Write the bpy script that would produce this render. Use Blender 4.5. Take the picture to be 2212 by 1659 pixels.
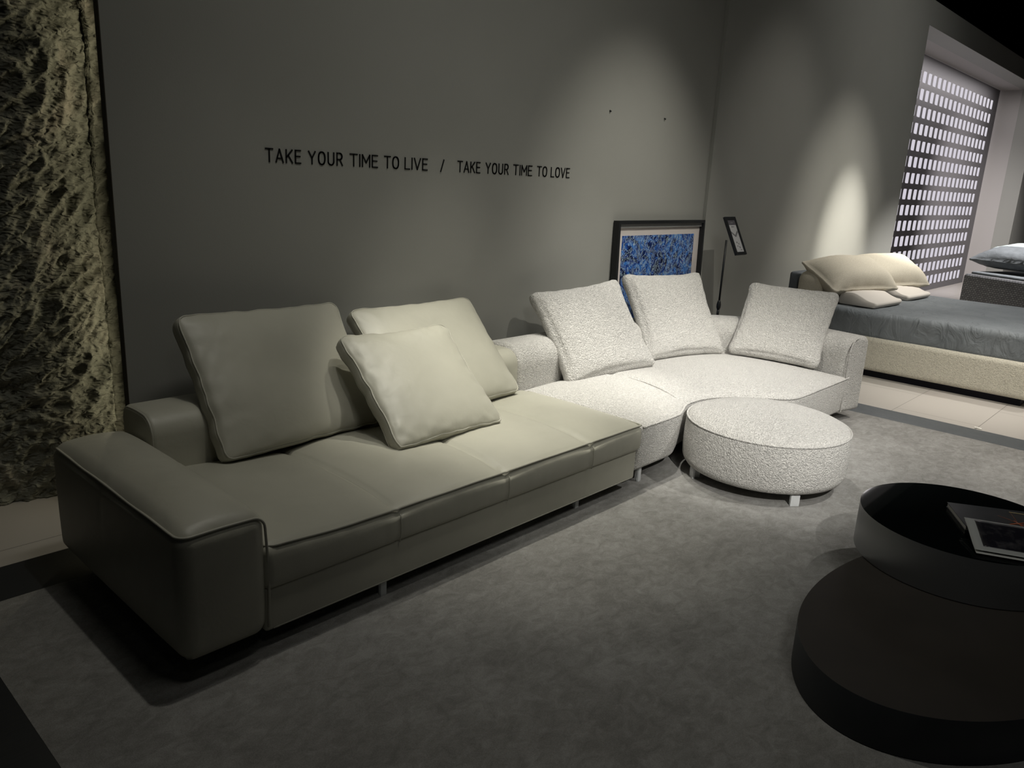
import bpy, bmesh, math, random
from mathutils import Vector, Matrix, noise

for o in list(bpy.data.objects): bpy.data.objects.remove(o, do_unlink=True)
S = bpy.context.scene
COL = S.collection
rad = math.radians
random.seed(7)

# ------------------------------------------------------------------ camera, world, lights
def cam_axes(yaw, pit, rol):
    f = Vector((math.cos(pit)*math.sin(yaw), math.cos(pit)*math.cos(yaw), -math.sin(pit)))
    r = Vector((math.cos(yaw), -math.sin(yaw), 0)); d = f.cross(r)
    return math.cos(rol)*r + math.sin(rol)*d, -math.sin(rol)*r + math.cos(rol)*d, f
R_, D_, F_ = cam_axes(rad(47.733), rad(14.887), rad(-2.992))
cam = bpy.data.cameras.new('camera'); camo = bpy.data.objects.new('camera', cam); COL.objects.link(camo)
m = Matrix((R_, -D_, -F_)).transposed().to_4x4(); m.translation = Vector((0, 0, 1.65)); camo.matrix_world = m
cam.sensor_width = 36; cam.lens = 36*1691.15/2212; cam.clip_start = .05; cam.clip_end = 100
S.camera = camo
S.view_settings.view_transform = 'Standard'; S.view_settings.look = 'None'
S.view_settings.exposure = 0; S.view_settings.gamma = 1; S.view_settings.use_curve_mapping = False
W = bpy.data.worlds.new('world'); S.world = W; W.use_nodes = True
W.node_tree.nodes['Background'].inputs[0].default_value = (.80, .95, 1.0, 1)
W.node_tree.nodes['Background'].inputs[1].default_value = .003

def spot(name, loc, tgt, watt, angle, blend=.6, size=.03, col=(1, .95, .86)):
    L = bpy.data.lights.new(name, 'SPOT'); L.energy = watt; L.spot_size = rad(angle); L.spot_blend = blend
    L.shadow_soft_size = size; L.color = col
    o = bpy.data.objects.new(name, L); COL.objects.link(o); o.location = loc
    o.rotation_euler = (Vector(tgt)-Vector(loc)).to_track_quat('-Z', 'Y').to_euler()
    return o
def area(name, loc, tgt, watt, sx, sy, col=(1, .95, .86), spread=180):
    L = bpy.data.lights.new(name, 'AREA'); L.energy = watt; L.shape = 'RECTANGLE'; L.size = sx; L.size_y = sy; L.color = col
    L.spread = rad(spread)
    o = bpy.data.objects.new(name, L); COL.objects.link(o); o.location = loc
    o.rotation_euler = (Vector(tgt)-Vector(loc)).to_track_quat('-Z', 'Y').to_euler()
    return o
# ceiling spots (the ceiling itself is out of frame) and added fill lights
spot('spot_light_leather', (1.75, 2.50, 3.8), (1.80, 1.95, 0), 49.62, 82, 1.0, .03, (1, .97, .87))
spot('spot_light_seat', (3.3, 2.78, 3.8), (3.05, 2.65, 0), 285.7, 46, 1.0, .03, (1, .96, .84))
spot('fill_spot_middle', (3.95, 2.80, 3.8), (3.85, 2.80, 0), 294.4, 24, 1.0, .03, (1, .97, .89))  # added to lift the seats where leather meets boucle
spot('spot_light_boucle', (4.25, 2.45, 3.8), (4.75, 2.6, 0), 257, 50, .9, .03, (1, .97, .91))
spot('spot_light_front', (4.9, -.25, 3.7), (4.8, 1.7, .3), 270, 50, .9, .03, (1, .97, .92))
spot('fill_spot_cushions', (2.75, 1.75, 3.8), (2.8, 2.85, .6), 257, 30, 1.0, .03, (1, .97, .88))  # added to brighten the leather back cushions
spot('fill_spot_ottoman', (.6, -1.5, 3.5), (4.5, 2.0, .3), 1160, 20, 1.0, .03, (1, .97, .92))  # fill from the viewer's side for the ottoman's dark flank
spot('spot_light_picture', (4.8, .9, 4.5), (5.15, 3.5, .75), 361, 44, 1.0, .04, (1, .96, .86))
spot('spot_light_wall', (7.4, .9, 5.2), (7.4, 3.34, 1.3), 128, 44, 1.0, .04, (1, .96, .88))
spot('spot_light_bedhead', (9.3, .2, 3.9), (9.45, 3.49, 1.0), 1645, 24, 1.0, .04, (1, .95, .86))
spot('fill_spot_bedhead', (9.0, .5, 4.6), (9.2, 3.49, .7), 515.6, 44, 1.0, .04, (1, .95, .86))  # second, added spot that softens the bedhead pool
spot('spot_light_bed', (9.0, .9, 4.2), (8.6, 1.9, .5), 390, 60, .9, .05, (1, .97, .92))
spot('fill_spot_bedside', (3.9, -.3, 4.0), (7.5, 1.6, .2), 485.8, 26, 1.0, .05, (1, .96, .86))  # added to light the near side of the bed frame
spot('spot_light_aisle', (6.9, .6, 3.9), (6.6, .9, 0), 509.8, 60, 1.0, .04, (1, .94, .86))
spot('fill_spot_carpet', (1.78, 2.40, 3.8), (2.0, .5, 0), 26, 74, 1.0, .03, (1, .97, .92))  # carpet fill, placed by the leather spot so their shadows align
area('fill_area_wall', (2.9, .9, 6.2), (2.9, 3.5, 1.7), 6.6, 3.0, .5, (1, .98, .90), 60)  # unseen fill washing the lettered wall
area('fill_area_wall_right', (9.5, .8, 6.2), (9.8, 3.4, 2.4), 9.9, 3.0, .5, (1, .98, .92), 70)  # fill added for the dark upper part of the right wall
area('fill_area_room', (.8, -1.2, 5.0), (5.0, 2.2, .3), 9.45, 1.5, 1.0, (.98, .98, .92), 62)  # unseen soft fill for faces turned to the left
area('light_strip_stone', (1.500, 3.885, 1.98), (.3, 3.90, 1.98), 3.4, .02, 3.5, (1, .90, .64))
area('light_niche', (14.8, 3.72, 3.66), (14.8, 4.02, 1.5), 42.16, 5.5, .1, (1, .95, .95))
spot('spot_light_far', (11.0, .4, 4.4), (11.2, 2.0, .8), 2240, 50, .8, .05, (1, .97, .95))
spot('spot_light_niche', (13.8, .8, 4.0), (16.6, 4.0, 1.0), 1530, 56, 1.0, .05, (1, .95, .94))

# ------------------------------------------------------------------ materials
def mat(name, base=(.5, .5, .5), rough=.6, spec=.5, metal=0, **kw):
    M = bpy.data.materials.new(name); M.use_nodes = True
    b = M.node_tree.nodes['Principled BSDF']
    b.inputs['Base Color'].default_value = (*base, 1); b.inputs['Roughness'].default_value = rough
    b.inputs['Specular IOR Level'].default_value = spec; b.inputs['Metallic'].default_value = metal
    for k, v in kw.items(): b.inputs[k.replace('_', ' ')].default_value = v
    return M
def N(M, t, **kw):
    n = M.node_tree.nodes.new(t)
    for k, v in kw.items():
        if k in n.inputs: n.inputs[k].default_value = v
        else: setattr(n, k, v)
    return n
def lk(M, a, b): M.node_tree.links.new(a, b)
def coord(M, scale=(1, 1, 1)):
    c = N(M, 'ShaderNodeTexCoord'); mp = N(M, 'ShaderNodeMapping'); mp.inputs['Scale'].default_value = scale
    lk(M, c.outputs['Object'], mp.inputs['Vector']); return mp.outputs[0]
def noisen(M, v, scale, detail=3, rough=.5, dist=0):
    n = N(M, 'ShaderNodeTexNoise'); n.inputs['Scale'].default_value = scale; n.inputs['Detail'].default_value = detail
    n.inputs['Roughness'].default_value = rough; n.inputs['Distortion'].default_value = dist
    lk(M, v, n.inputs['Vector']); return n.outputs['Fac']
def ramp(M, fac, stops):
    r = N(M, 'ShaderNodeValToRGB'); e = r.color_ramp.elements
    e[0].position, e[0].color = stops[0][0], (*stops[0][1], 1); e[1].position, e[1].color = stops[-1][0], (*stops[-1][1], 1)
    for p, c in stops[1:-1]: x = e.new(p); x.color = (*c, 1)
    lk(M, fac, r.inputs[0]); return r.outputs[0]
def bsdf(M): return M.node_tree.nodes['Principled BSDF']
def bump(M, h, dist, strength=1, prev=None):
    b = N(M, 'ShaderNodeBump'); b.inputs['Distance'].default_value = dist; b.inputs['Strength'].default_value = strength
    lk(M, h, b.inputs['Height'])
    if prev: lk(M, prev, b.inputs['Normal'])
    lk(M, b.outputs[0], bsdf(M).inputs['Normal']); return b.outputs[0]
def tint(M, v, scale, c0, c1, detail=3, lo=.35, hi=.65, dist=0):
    lk(M, ramp(M, noisen(M, v, scale, detail, .55, dist), [(lo, c0), (hi, c1)]), bsdf(M).inputs['Base Color'])
def mathn(M, op, a, b=None, c=None):
    n = N(M, 'ShaderNodeMath'); n.operation = op
    for i, x in enumerate((a, b, c)):
        if x is None: continue
        if isinstance(x, (int, float)): n.inputs[i].default_value = x
        else: lk(M, x, n.inputs[i])
    return n.outputs[0]

def leather(name, c):
    M = mat(name, c, .42, .45); v = coord(M)
    tint(M, v, 3, tuple(x*.95 for x in c), tuple(x*1.05 for x in c))
    vo = N(M, 'ShaderNodeTexVoronoi'); vo.inputs['Scale'].default_value = 420; vo.feature = 'DISTANCE_TO_EDGE'; lk(M, v, vo.inputs['Vector'])
    b = bump(M, vo.outputs['Distance'], .0006, .5)
    bump(M, noisen(M, v, 9, 3, .5, .6), .006, .5, b)
    return M
LEA = leather('grey_leather', (.43, .42, .35))
LEAP = leather('grey_leather_piping', (.42, .41, .345))
def boucle(name, c, sc=75, amp=.011):
    M = mat(name, c, .95, .15); v = coord(M)
    M.node_tree.nodes['Principled BSDF'].inputs['Sheen Weight'].default_value = .25
    n1 = noisen(M, v, sc, 2.5, .6, 1.6)
    vo = N(M, 'ShaderNodeTexVoronoi'); vo.inputs['Scale'].default_value = sc*1.5; lk(M, v, vo.inputs['Vector'])
    h = mathn(M, 'ADD', n1, mathn(M, 'MULTIPLY', vo.outputs['Distance'], -.35))
    lk(M, ramp(M, h, [(.12, tuple(x*.77 for x in c)), (.45, c)]), bsdf(M).inputs['Base Color'])
    bump(M, h, amp, 1)
    return M
BOU = boucle('cream_boucle', (.78, .76, .715), 82, .017)
BOUF = boucle('beige_bed_fabric', (.58, .55, .46), 60, .006)

WAL = mat('grey_wall_paint', (.30, .30, .275), .55, .3); v = coord(WAL)
tint(WAL, v, 1.2, (.295, .295, .27), (.31, .31, .285)); bump(WAL, noisen(WAL, v, 160, 2), .0006, .5)
NICHE = mat('niche_wall_paint', (.42, .40, .385), .7, .2); bump(NICHE, noisen(NICHE, coord(NICHE), 120, 2), .0006, .5)
EDGE = mat('dark_bronze_edge', (.035, .028, .02), .5, .4); bump(EDGE, noisen(EDGE, coord(EDGE), 200), .0004, .4)
CEIL = mat('black_ceiling_paint', (.004, .004, .005), .9, .1); bump(CEIL, noisen(CEIL, coord(CEIL), 30), .001, .3)

CAR = mat('grey_carpet', (.3, .3, .28), .95, .1); v = coord(CAR)
f1 = noisen(CAR, v, 2.2, 4, .6, .4); f2 = noisen(CAR, coord(CAR, (1, 1.4, 1)), 14, 5, .7, .8); f3 = noisen(CAR, v, 260, 2, .6)
hh = mathn(CAR, 'ADD', mathn(CAR, 'MULTIPLY', f1, .35), mathn(CAR, 'ADD', mathn(CAR, 'MULTIPLY', f2, .5), mathn(CAR, 'MULTIPLY', f3, .3)))
lk(CAR, ramp(CAR, hh, [(.44, (.195, .19, .178)), (.57, (.262, .257, .242)), (.70, (.345, .34, .325))]), bsdf(CAR).inputs['Base Color'])
b = bump(CAR, f3, .004, .7); bump(CAR, f2, .0012, .4, b)
BOR = mat('streaked_border_lit', (.06, .07, .08), .38, .55); v = coord(BOR, (45, 1.5, 1))  # border where it catches the light, gloss painted in as paler streaks
fb = noisen(BOR, v, 5, 6, .75, .3)
lk(BOR, ramp(BOR, fb, [(.3, (.045, .053, .06)), (.5, (.085, .096, .105)), (.72, (.17, .185, .195))]), bsdf(BOR).inputs['Base Color'])
bump(BOR, fb, .002, .5)
BORX = mat('streaked_border_shaded', (.06, .07, .08), .38, .55); v = coord(BORX, (1.5, 45, 1))  # same border in shade, the darkness painted into its colour
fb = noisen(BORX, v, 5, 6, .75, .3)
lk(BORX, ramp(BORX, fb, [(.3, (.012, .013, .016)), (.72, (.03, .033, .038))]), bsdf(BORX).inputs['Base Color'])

TIL = mat('beige_floor_tile', (.46, .43, .39), .35, .35); v = coord(TIL)
br = N(TIL, 'ShaderNodeTexBrick', offset=0.5); br.inputs['Scale'].default_value = 1; br.inputs['Brick Width'].default_value = 1.2; br.inputs['Row Height'].default_value = .6
br.inputs['Mortar Size'].default_value = .002; br.inputs['Color1'].default_value = (.46, .43, .395, 1); br.inputs['Color2'].default_value = (.44, .415, .38, 1)
br.inputs['Mortar'].default_value = (.14, .13, .12, 1); lk(TIL, v, br.inputs['Vector']); lk(TIL, br.outputs['Color'], bsdf(TIL).inputs['Base Color'])
bump(TIL, noisen(TIL, v, 40, 3), .0006, .3)

STO = mat('rough_split_stone', (.2, .2, .17), .8, .3); v = coord(STO)
st = ramp(STO, noisen(STO, coord(STO, (1, 1, .6)), 2.2, 6, .65, 1.5), [(.35, (.17, .175, .14)), (.55, (.25, .25, .20)), (.72, (.34, .31, .25))])
lk(STO, st, bsdf(STO).inputs['Base Color']); mpr = N(STO, 'ShaderNodeMapping'); mpr.inputs['Rotation'].default_value = (0, rad(38), 0); mpr.inputs['Scale'].default_value = (1, 1, 2.1); lk(STO, v, mpr.inputs['Vector'])
rdg = N(STO, 'ShaderNodeTexNoise', noise_type='RIDGED_MULTIFRACTAL'); rdg.inputs['Scale'].default_value = 26; rdg.inputs['Detail'].default_value = 7; rdg.inputs['Roughness'].default_value = .62; rdg.inputs['Distortion'].default_value = .5
lk(STO, mpr.outputs[0], rdg.inputs['Vector']); b = bump(STO, rdg.outputs['Fac'], .030, 1)
bump(STO, noisen(STO, v, 150, 3, .6), .004, .6, b)

ACR = mat('clear_acrylic', (.95, .97, .97), .06, .5, Transmission_Weight=.4, IOR=1.49); bump(ACR, noisen(ACR, coord(ACR), 60), .0004, .2)
BLK = mat('black_frame', (.012, .013, .014), .45, .4); bump(BLK, noisen(BLK, coord(BLK), 90), .0004, .3)
LET = mat('black_lettering', (.006, .006, .006), .6, .2); bump(LET, noisen(LET, coord(LET), 300), .0002, .2)
GLB = mat('black_glass', (.003, .004, .004), .03, .12); bump(GLB, noisen(GLB, coord(GLB), 3, 1), .0001, .1)
BRM = mat('brushed_dark_metal', (.26, .265, .27), .40, .5, .85, Anisotropic=.7)
v = coord(BRM, (1, 1, 260)); tb = noisen(BRM, v, 3, 3)
bump(BRM, tb, .0003, .3)
MTB = mat('matt_dark_table', (.030, .026, .022), .62, .3); tint(MTB, coord(MTB), 4, (.028, .024, .020), (.034, .029, .024))
MTS = mat('matt_black_table_side', (.020, .022, .024), .5, .35); tint(MTS, coord(MTS), 5, (.018, .02, .022), (.024, .026, .028))
SHT = mat('blue_grey_sheet', (.14, .17, .19), .75, .3); v = coord(SHT)
tint(SHT, v, 3, (.14, .155, .165), (.165, .18, .19)); bump(SHT, noisen(SHT, coord(SHT, (1, 1.6, 1)), 5, 4, .55, 1.2), .05, .6)
PIL = mat('ivory_pillow_cloth', (.58, .535, .44), .9, .15); v = coord(PIL); tint(PIL, v, 120, (.53, .485, .395), (.61, .565, .465), 2); bump(PIL, noisen(PIL, v, 220, 2), .002, .6)
CON = mat('white_pillow_cloth', (.62, .58, .53), .85, .15); bump(CON, noisen(CON, coord(CON), 12, 3), .004, .3)
WEA = mat('charcoal_woven_cloth', (.10, .10, .105), .85, .2); v = coord(WEA)
wv = N(WEA, 'ShaderNodeTexBrick'); wv.inputs['Scale'].default_value = 1; wv.inputs['Brick Width'].default_value = .034; wv.inputs['Row Height'].default_value = .022
wv.inputs['Mortar Size'].default_value = .003; wv.inputs['Color1'].default_value = (.17, .17, .175, 1); wv.inputs['Color2'].default_value = (.11, .11, .115, 1); wv.inputs['Mortar'].default_value = (.045, .045, .05, 1)
mp = N(WEA, 'ShaderNodeMapping'); mp.inputs['Rotation'].default_value = (rad(90), 0, 0); lk(WEA, v, mp.inputs['Vector']); lk(WEA, mp.outputs[0], wv.inputs['Vector'])
lk(WEA, wv.outputs['Color'], bsdf(WEA).inputs['Base Color']); bump(WEA, wv.outputs['Fac'], .006, -.6)
def cloth(name, c, sc=14, d=.01):
    M = mat(name, c, .85, .2); v = coord(M); tint(M, v, sc, tuple(x*.88 for x in c), tuple(x*1.1 for x in c)); bump(M, noisen(M, v, sc, 4, .6, .6), d, .6); return M
DKC = cloth('slate_cushion_cloth', (.12, .13, .14))
GRC = cloth('grey_green_cushion_cloth', (.30, .34, .335), 30, .008)
WHC = cloth('white_cushion_cloth', (.8, .77, .7), 6, .004)
STR = mat('brown_striped_cloth', (.3, .24, .2), .9, .1); v = coord(STR)
wn = N(STR, 'ShaderNodeTexWave'); wn.inputs['Scale'].default_value = 9; wn.inputs['Distortion'].default_value = 1.5; lk(STR, v, wn.inputs['Vector'])
lk(STR, ramp(STR, wn.outputs['Fac'], [(.3, (.13, .09, .075)), (.7, (.5, .42, .37))]), bsdf(STR).inputs['Base Color']); bump(STR, wn.outputs['Fac'], .01, .6)
MATB = mat('white_mat_board', (.62, .57, .54), .7, .2); bump(MATB, noisen(MATB, coord(MATB), 300), .0002, .3)
MATS = mat('mat_shadow_grey', (.22, .22, .215), .7, .2); bump(MATS, noisen(MATS, coord(MATS), 300), .0002, .3)
ART = mat('blue_abstract_painting', (.02, .06, .3), .35, .4); v = coord(ART)
n1 = noisen(ART, v, 7, 5, .7, 1.6); n2 = noisen(ART, coord(ART, (1, 1, .75)), 13, 4, .7, 2.2)
base = ramp(ART, n1, [(.30, (.002, .003, .012)), (.42, (.004, .012, .06)), (.50, (.010, .05, .27)), (.58, (.05, .22, .62)), (.66, (.008, .03, .16))])
lines = ramp(ART, mathn(ART, 'ABSOLUTE', mathn(ART, 'SUBTRACT', n2, .5)), [(.0, (1, 1, 1)), (.012, (.8, .8, .8)), (.03, (0, 0, 0))])
mx = N(ART, 'ShaderNodeMix', data_type='RGBA'); lk(ART, lines, mx.inputs[0]); lk(ART, base, mx.inputs[6]); mx.inputs[7].default_value = (.42, .55, .62, 1)
n3 = ramp(ART, noisen(ART, v, 16, 4, .7, 1), [(.68, (0, 0, 0)), (.71, (1, 1, 1))])
mx2 = N(ART, 'ShaderNodeMix', data_type='RGBA'); lk(ART, n3, mx2.inputs[0]); lk(ART, mx.outputs[2], mx2.inputs[6]); mx2.inputs[7].default_value = (.5, .22, .15, 1)
lk(ART, mx2.outputs[2], bsdf(ART).inputs['Base Color']); bump(ART, n2, .002, .3)
PAP = mat('sign_paper', (.38, .38, .385), .6, .2); bump(PAP, noisen(PAP, coord(PAP), 300), .0001, .2)
PAD = mat('sign_paper_dark', (.085, .08, .09), .6, .2); bump(PAD, noisen(PAD, coord(PAD), 300), .0001, .2)
PAM = mat('sign_print', (.14, .14, .145), .6, .2); bump(PAM, noisen(PAM, coord(PAM), 300), .0001, .2)
BKC = mat('dark_book_cover', (.035, .038, .04), .3, .4); tint(BKC, coord(BKC), 8, (.028, .032, .034), (.05, .05, .052))
PAG = mat('book_pages', (.42, .42, .40), .7, .2); v = coord(PAG, (1, 1, 500)); bump(PAG, noisen(PAG, v, 4), .001, .5)
MGB = mat('magazine_border', (.36, .37, .36), .45, .4); bump(MGB, noisen(MGB, coord(MGB), 50), .0003, .2)
PHO = mat('magazine_photo', (.015, .015, .018), .3, .4); tint(PHO, coord(PHO), 25, (.010, .010, .014), (.05, .048, .05), 5, .5, .75)
ORG = mat('orange_print', (.35, .09, .03), .4, .3); bump(ORG, noisen(ORG, coord(ORG), 90), .0002, .2)
GLD = mat('gold_print', (.55, .45, .22), .4, .3); bump(GLD, noisen(GLD, coord(GLD), 90), .0002, .2)
SCR = mat('dark_screen_panel', (.125, .12, .125), .6, .3); bump(SCR, noisen(SCR, coord(SCR), 60), .0004, .3)
LIT = bpy.data.materials.new('backlit_diffuser'); LIT.use_nodes = True; nt = LIT.node_tree; nt.nodes.clear()
em = nt.nodes.new('ShaderNodeEmission'); em.inputs[1].default_value = .80; ou = nt.nodes.new('ShaderNodeOutputMaterial'); nt.links.new(em.outputs[0], ou.inputs[0])
tcn = nt.nodes.new('ShaderNodeTexCoord'); nn = nt.nodes.new('ShaderNodeTexNoise'); nn.inputs['Scale'].default_value = .6; nt.links.new(tcn.outputs['Object'], nn.inputs['Vector'])
rr = nt.nodes.new('ShaderNodeValToRGB'); rr.color_ramp.elements[0].color = (.74, .70, .80, 1); rr.color_ramp.elements[1].color = (.90, .86, .93, 1)
nt.links.new(nn.outputs['Fac'], rr.inputs[0]); nt.links.new(rr.outputs[0], em.inputs[0])
SCP = mat('white_scrap', (.8, .78, .72), .8, .1); bump(SCP, noisen(SCP, coord(SCP), 200), .001, .3)
DBS = mat('black_bed_base', (.008, .008, .014), .6, .2); bump(DBS, noisen(DBS, coord(DBS), 50), .001, .2)

# ------------------------------------------------------------------ mesh helpers
def obj(name, verts, faces, M, parent=None, smooth=True, loc=None):
    me = bpy.data.meshes.new(name); me.from_pydata([tuple(p) for p in verts], [], faces); me.validate()
    bm = bmesh.new(); bm.from_mesh(me); bmesh.ops.recalc_face_normals(bm, faces=bm.faces); bm.to_mesh(me); bm.free()
    if smooth: me.polygons.foreach_set('use_smooth', [True]*len(me.polygons))
    for mm in (M if isinstance(M, (list, tuple)) else [M]): me.materials.append(mm)
    o = bpy.data.objects.new(name, me); COL.objects.link(o)
    if loc is not None: o.location = loc
    if parent: o.parent = parent
    return o
def thing(name, label, cat, loc=(0, 0, 0), rot=(0, 0, 0), group=None):
    o = bpy.data.objects.new(name, None); COL.objects.link(o); o.location = loc; o.rotation_euler = rot; o.empty_display_size = .1
    return tag(o, label, cat, group)
def tag(o, label, cat, group=None):
    o['label'] = label; o['category'] = cat
    if group: o['group'] = group
    return o
def struct(o): o['kind'] = 'structure'; return o
def box(x0, x1, y0, y1, z0, z1):
    v = [(x, y, z) for x in (x0, x1) for y in (y0, y1) for z in (z0, z1)]
    f = [(0, 1, 3, 2), (4, 6, 7, 5), (0, 4, 5, 1), (2, 3, 7, 6), (0, 2, 6, 4), (1, 5, 7, 3)]
    return v, f
def join(*parts):
    V, Fs = [], []
    for v, f in parts:
        n = len(V); V += list(v); Fs += [tuple(i+n for i in q) for q in f]
    return V, Fs
def axis_pts(h, r, step):
    n = max(2, int(round(2*(h-r)/step))); k = 5
    a = [-(h-r) + 2*(h-r)*i/n for i in range(n+1)]
    e = [r*math.tan(math.pi/4*(i+1)/k) for i in range(k)]
    return [-(h-r)-x for x in reversed(e)] + a + [(h-r)+x for x in e]
def rbox(hx, hy, hz, r, step=.03, warp=None):
    """rounded box; each surface point is warped by warp(p, q) with q in [-1,1]^3"""
    A, B, C = axis_pts(hx, r, step), axis_pts(hy, r, step), axis_pts(hz, r, step)
    na, nb, nc = len(A)-1, len(B)-1, len(C)-1; idx = {}; V = []; Fc = []
    def vid(i, j, k):
        if (i, j, k) in idx: return idx[(i, j, k)]
        q = Vector((A[i], B[j], C[k])); inn = Vector((max(-(hx-r), min(hx-r, q.x)), max(-(hy-r), min(hy-r, q.y)), max(-(hz-r), min(hz-r, q.z))))
        d = q-inn; p = inn + d.normalized()*r
        if warp: p = warp(p, Vector((q.x/hx, q.y/hy, q.z/hz)))
        V.append(p); idx[(i, j, k)] = len(V)-1; return len(V)-1
    for i in range(na):
        for j in range(nb):
            for k in (0, nc): Fc.append((vid(i, j, k), vid(i+1, j, k), vid(i+1, j+1, k), vid(i, j+1, k)))
    for i in range(na):
        for k in range(nc):
            for j in (0, nb): Fc.append((vid(i, j, k), vid(i+1, j, k), vid(i+1, j, k+1), vid(i, j, k+1)))
    for j in range(nb):
        for k in range(nc):
            for i in (0, na): Fc.append((vid(i, j, k), vid(i, j+1, k), vid(i, j+1, k+1), vid(i, j, k+1)))
    return V, Fc
def tube(pts, r, n=8, closed=False):
    pts = [Vector(p) for p in pts]; V = []; Fc = []; m = len(pts); up = None
    for i, p in enumerate(pts):
        a = pts[(i-1) % m] if (closed or i) else p; b = pts[(i+1) % m] if (closed or i < m-1) else p
        t = (b-a).normalized()
        if up is None:
            up = Vector((0, 0, 1)) if abs(t.z) < .9 else Vector((1, 0, 0))
        s = t.cross(up).normalized(); up = s.cross(t).normalized()
        for k in range(n):
            an = 2*math.pi*k/n; V.append(p + r*(math.cos(an)*s + math.sin(an)*up))
    for i in range(m if closed else m-1):
        for k in range(n):
            a, b = i*n+k, i*n+(k+1) % n; c, d = ((i+1) % m)*n+(k+1) % n, ((i+1) % m)*n+k
            Fc.append((a, b, c, d))
    if not closed: Fc += [tuple(range(n-1, -1, -1)), tuple((m-1)*n+k for k in range(n))]
    return V, Fc
def lathe(prof, n=96, sx=1, sy=1):
    V = []; Fc = []
    for r, z in prof:
        for k in range(n): a = 2*math.pi*k/n; V.append((r*math.cos(a)*sx, r*math.sin(a)*sy, z))
    for i in range(len(prof)-1):
        for k in range(n): Fc.append((i*n+k, i*n+(k+1) % n, (i+1)*n+(k+1) % n, (i+1)*n+k))
    Fc += [tuple(range(n-1, -1, -1)), tuple((len(prof)-1)*n+k for k in range(n))]
    return V, Fc
def rprofile(w0, w1, z0, z1, rt0, rt1, rb, inset=0, crown=0, seg=8, fill=10):
    """closed ring (offset across, height), rounded corners; side 0 = inner (front), side 1 = outer (back)"""
    w0 += inset; w1 -= inset; z0 += inset; z1 -= inset
    rt0 = max(.004, rt0-inset); rt1 = max(.004, rt1-inset); rb = max(.003, rb-inset); P = []
    def arc(cx, cz, r, a0, a1):
        for i in range(seg+1): a = a0+(a1-a0)*i/seg; P.append((cx+r*math.cos(a), cz+r*math.sin(a)))
    def line(a, b, n):
        for i in range(1, n): t = i/n; P.append((a[0]+(b[0]-a[0])*t, a[1]+(b[1]-a[1])*t))
    pi = math.pi
    arc(w0+rb, z0+rb, rb, 1.5*pi, pi); line((w0, z0+rb), (w0, z1-rt0), fill)
    arc(w0+rt0, z1-rt0, rt0, pi, .5*pi); line((w0+rt0, z1), (w1-rt1, z1), fill)
    arc(w1-rt1, z1-rt1, rt1, .5*pi, 0); line((w1, z1-rt1), (w1, z0+rb), fill)
    arc(w1-rb, z0+rb, rb, 0, -.5*pi); line((w1-rb, z0), (w0+rb, z0), fill)
    if crown:
        P = [(u, z + crown*max(0, 1-((2*u-w0-w1)/(w1-w0))**2)*max(0, (z-z0)/(z1-z0))**3) for u, z in P]
    return P
def sweep(path, prof_fn, rend, bulge=0):
    """path: list of (x, y); left-hand side of travel = +offset"""
    P = [Vector(p) for p in path]; m = len(P); L = [0]
    for i in range(1, m): L.append(L[-1]+(P[i]-P[i-1]).length)
    tot = L[-1]
    def at(s):
        s = max(0, min(tot, s))
        for i in range(1, m):
            if s <= L[i] or i == m-1:
                t = (s-L[i-1])/(L[i]-L[i-1]); p = P[i-1].lerp(P[i], t)
                d0 = (P[min(i+1, m-1)]-P[i-1]).normalized(); dm = (P[i]-P[max(i-2, 0)]).normalized()
                return p, dm.lerp(d0, t).normalized()
    st = []; k = 6
    for i in range(k+1): a = math.pi/2*i/k; st.append((rend*(1-math.sin(a)), rend*(1-math.cos(a))))
    st = [(s, q) for s, q in reversed(st)]
    S1 = sorted([(s, q) for s, q in st], key=lambda x: x[0])
    n = int(tot/.02); stations = [(s, q) for s, q in S1] + [(rend+(tot-2*rend)*i/n, 0) for i in range(1, n)] + [(tot-s, q) for s, q in reversed(S1)]
    V = []; Fc = []; nr = None
    for s, q in stations:
        p, d = at(s); nrm = Vector((-d.y, d.x)); ring = prof_fn(q, s, tot); nr = len(ring)
        for u, z in ring: V.append((p.x+nrm.x*u, p.y+nrm.y*u, z))
    for i in range(len(stations)-1):
        for k in range(nr): Fc.append((i*nr+k, i*nr+(k+1) % nr, (i+1)*nr+(k+1) % nr, (i+1)*nr+k))
    for base, sgn in ((0, 1), ((len(stations)-1)*nr, -1)):
        c = Vector((0, 0, 0))
        for k in range(nr): c += Vector(V[base+k])
        V.append(c/nr); ci = len(V)-1
        for k in range(nr): Fc.append((base+k, base+(k+1) % nr, ci))
    return V, Fc
def nz(p, s, seed=0): return noise.noise(Vector((p[0]*s+seed, p[1]*s+seed*1.7, (p[2] if len(p) > 2 else 0)*s)))
def smooth(a, b, x): t = max(0, min(1, (x-a)/(b-a))); return t*t*(3-2*t)

# ------------------------------------------------------------------ setting
YT, YR, XC = 3.52, 3.49, 6.22
def plane_obj(name, v, f, M): return struct(obj(name, v, f, M, smooth=False))
plane_obj('floor', *box(-4, 22, -5, 6, -.1, 0), TIL)
plane_obj('ceiling', *box(-4, 22, -5, 6, 6.5, 6.6), CEIL)
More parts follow.
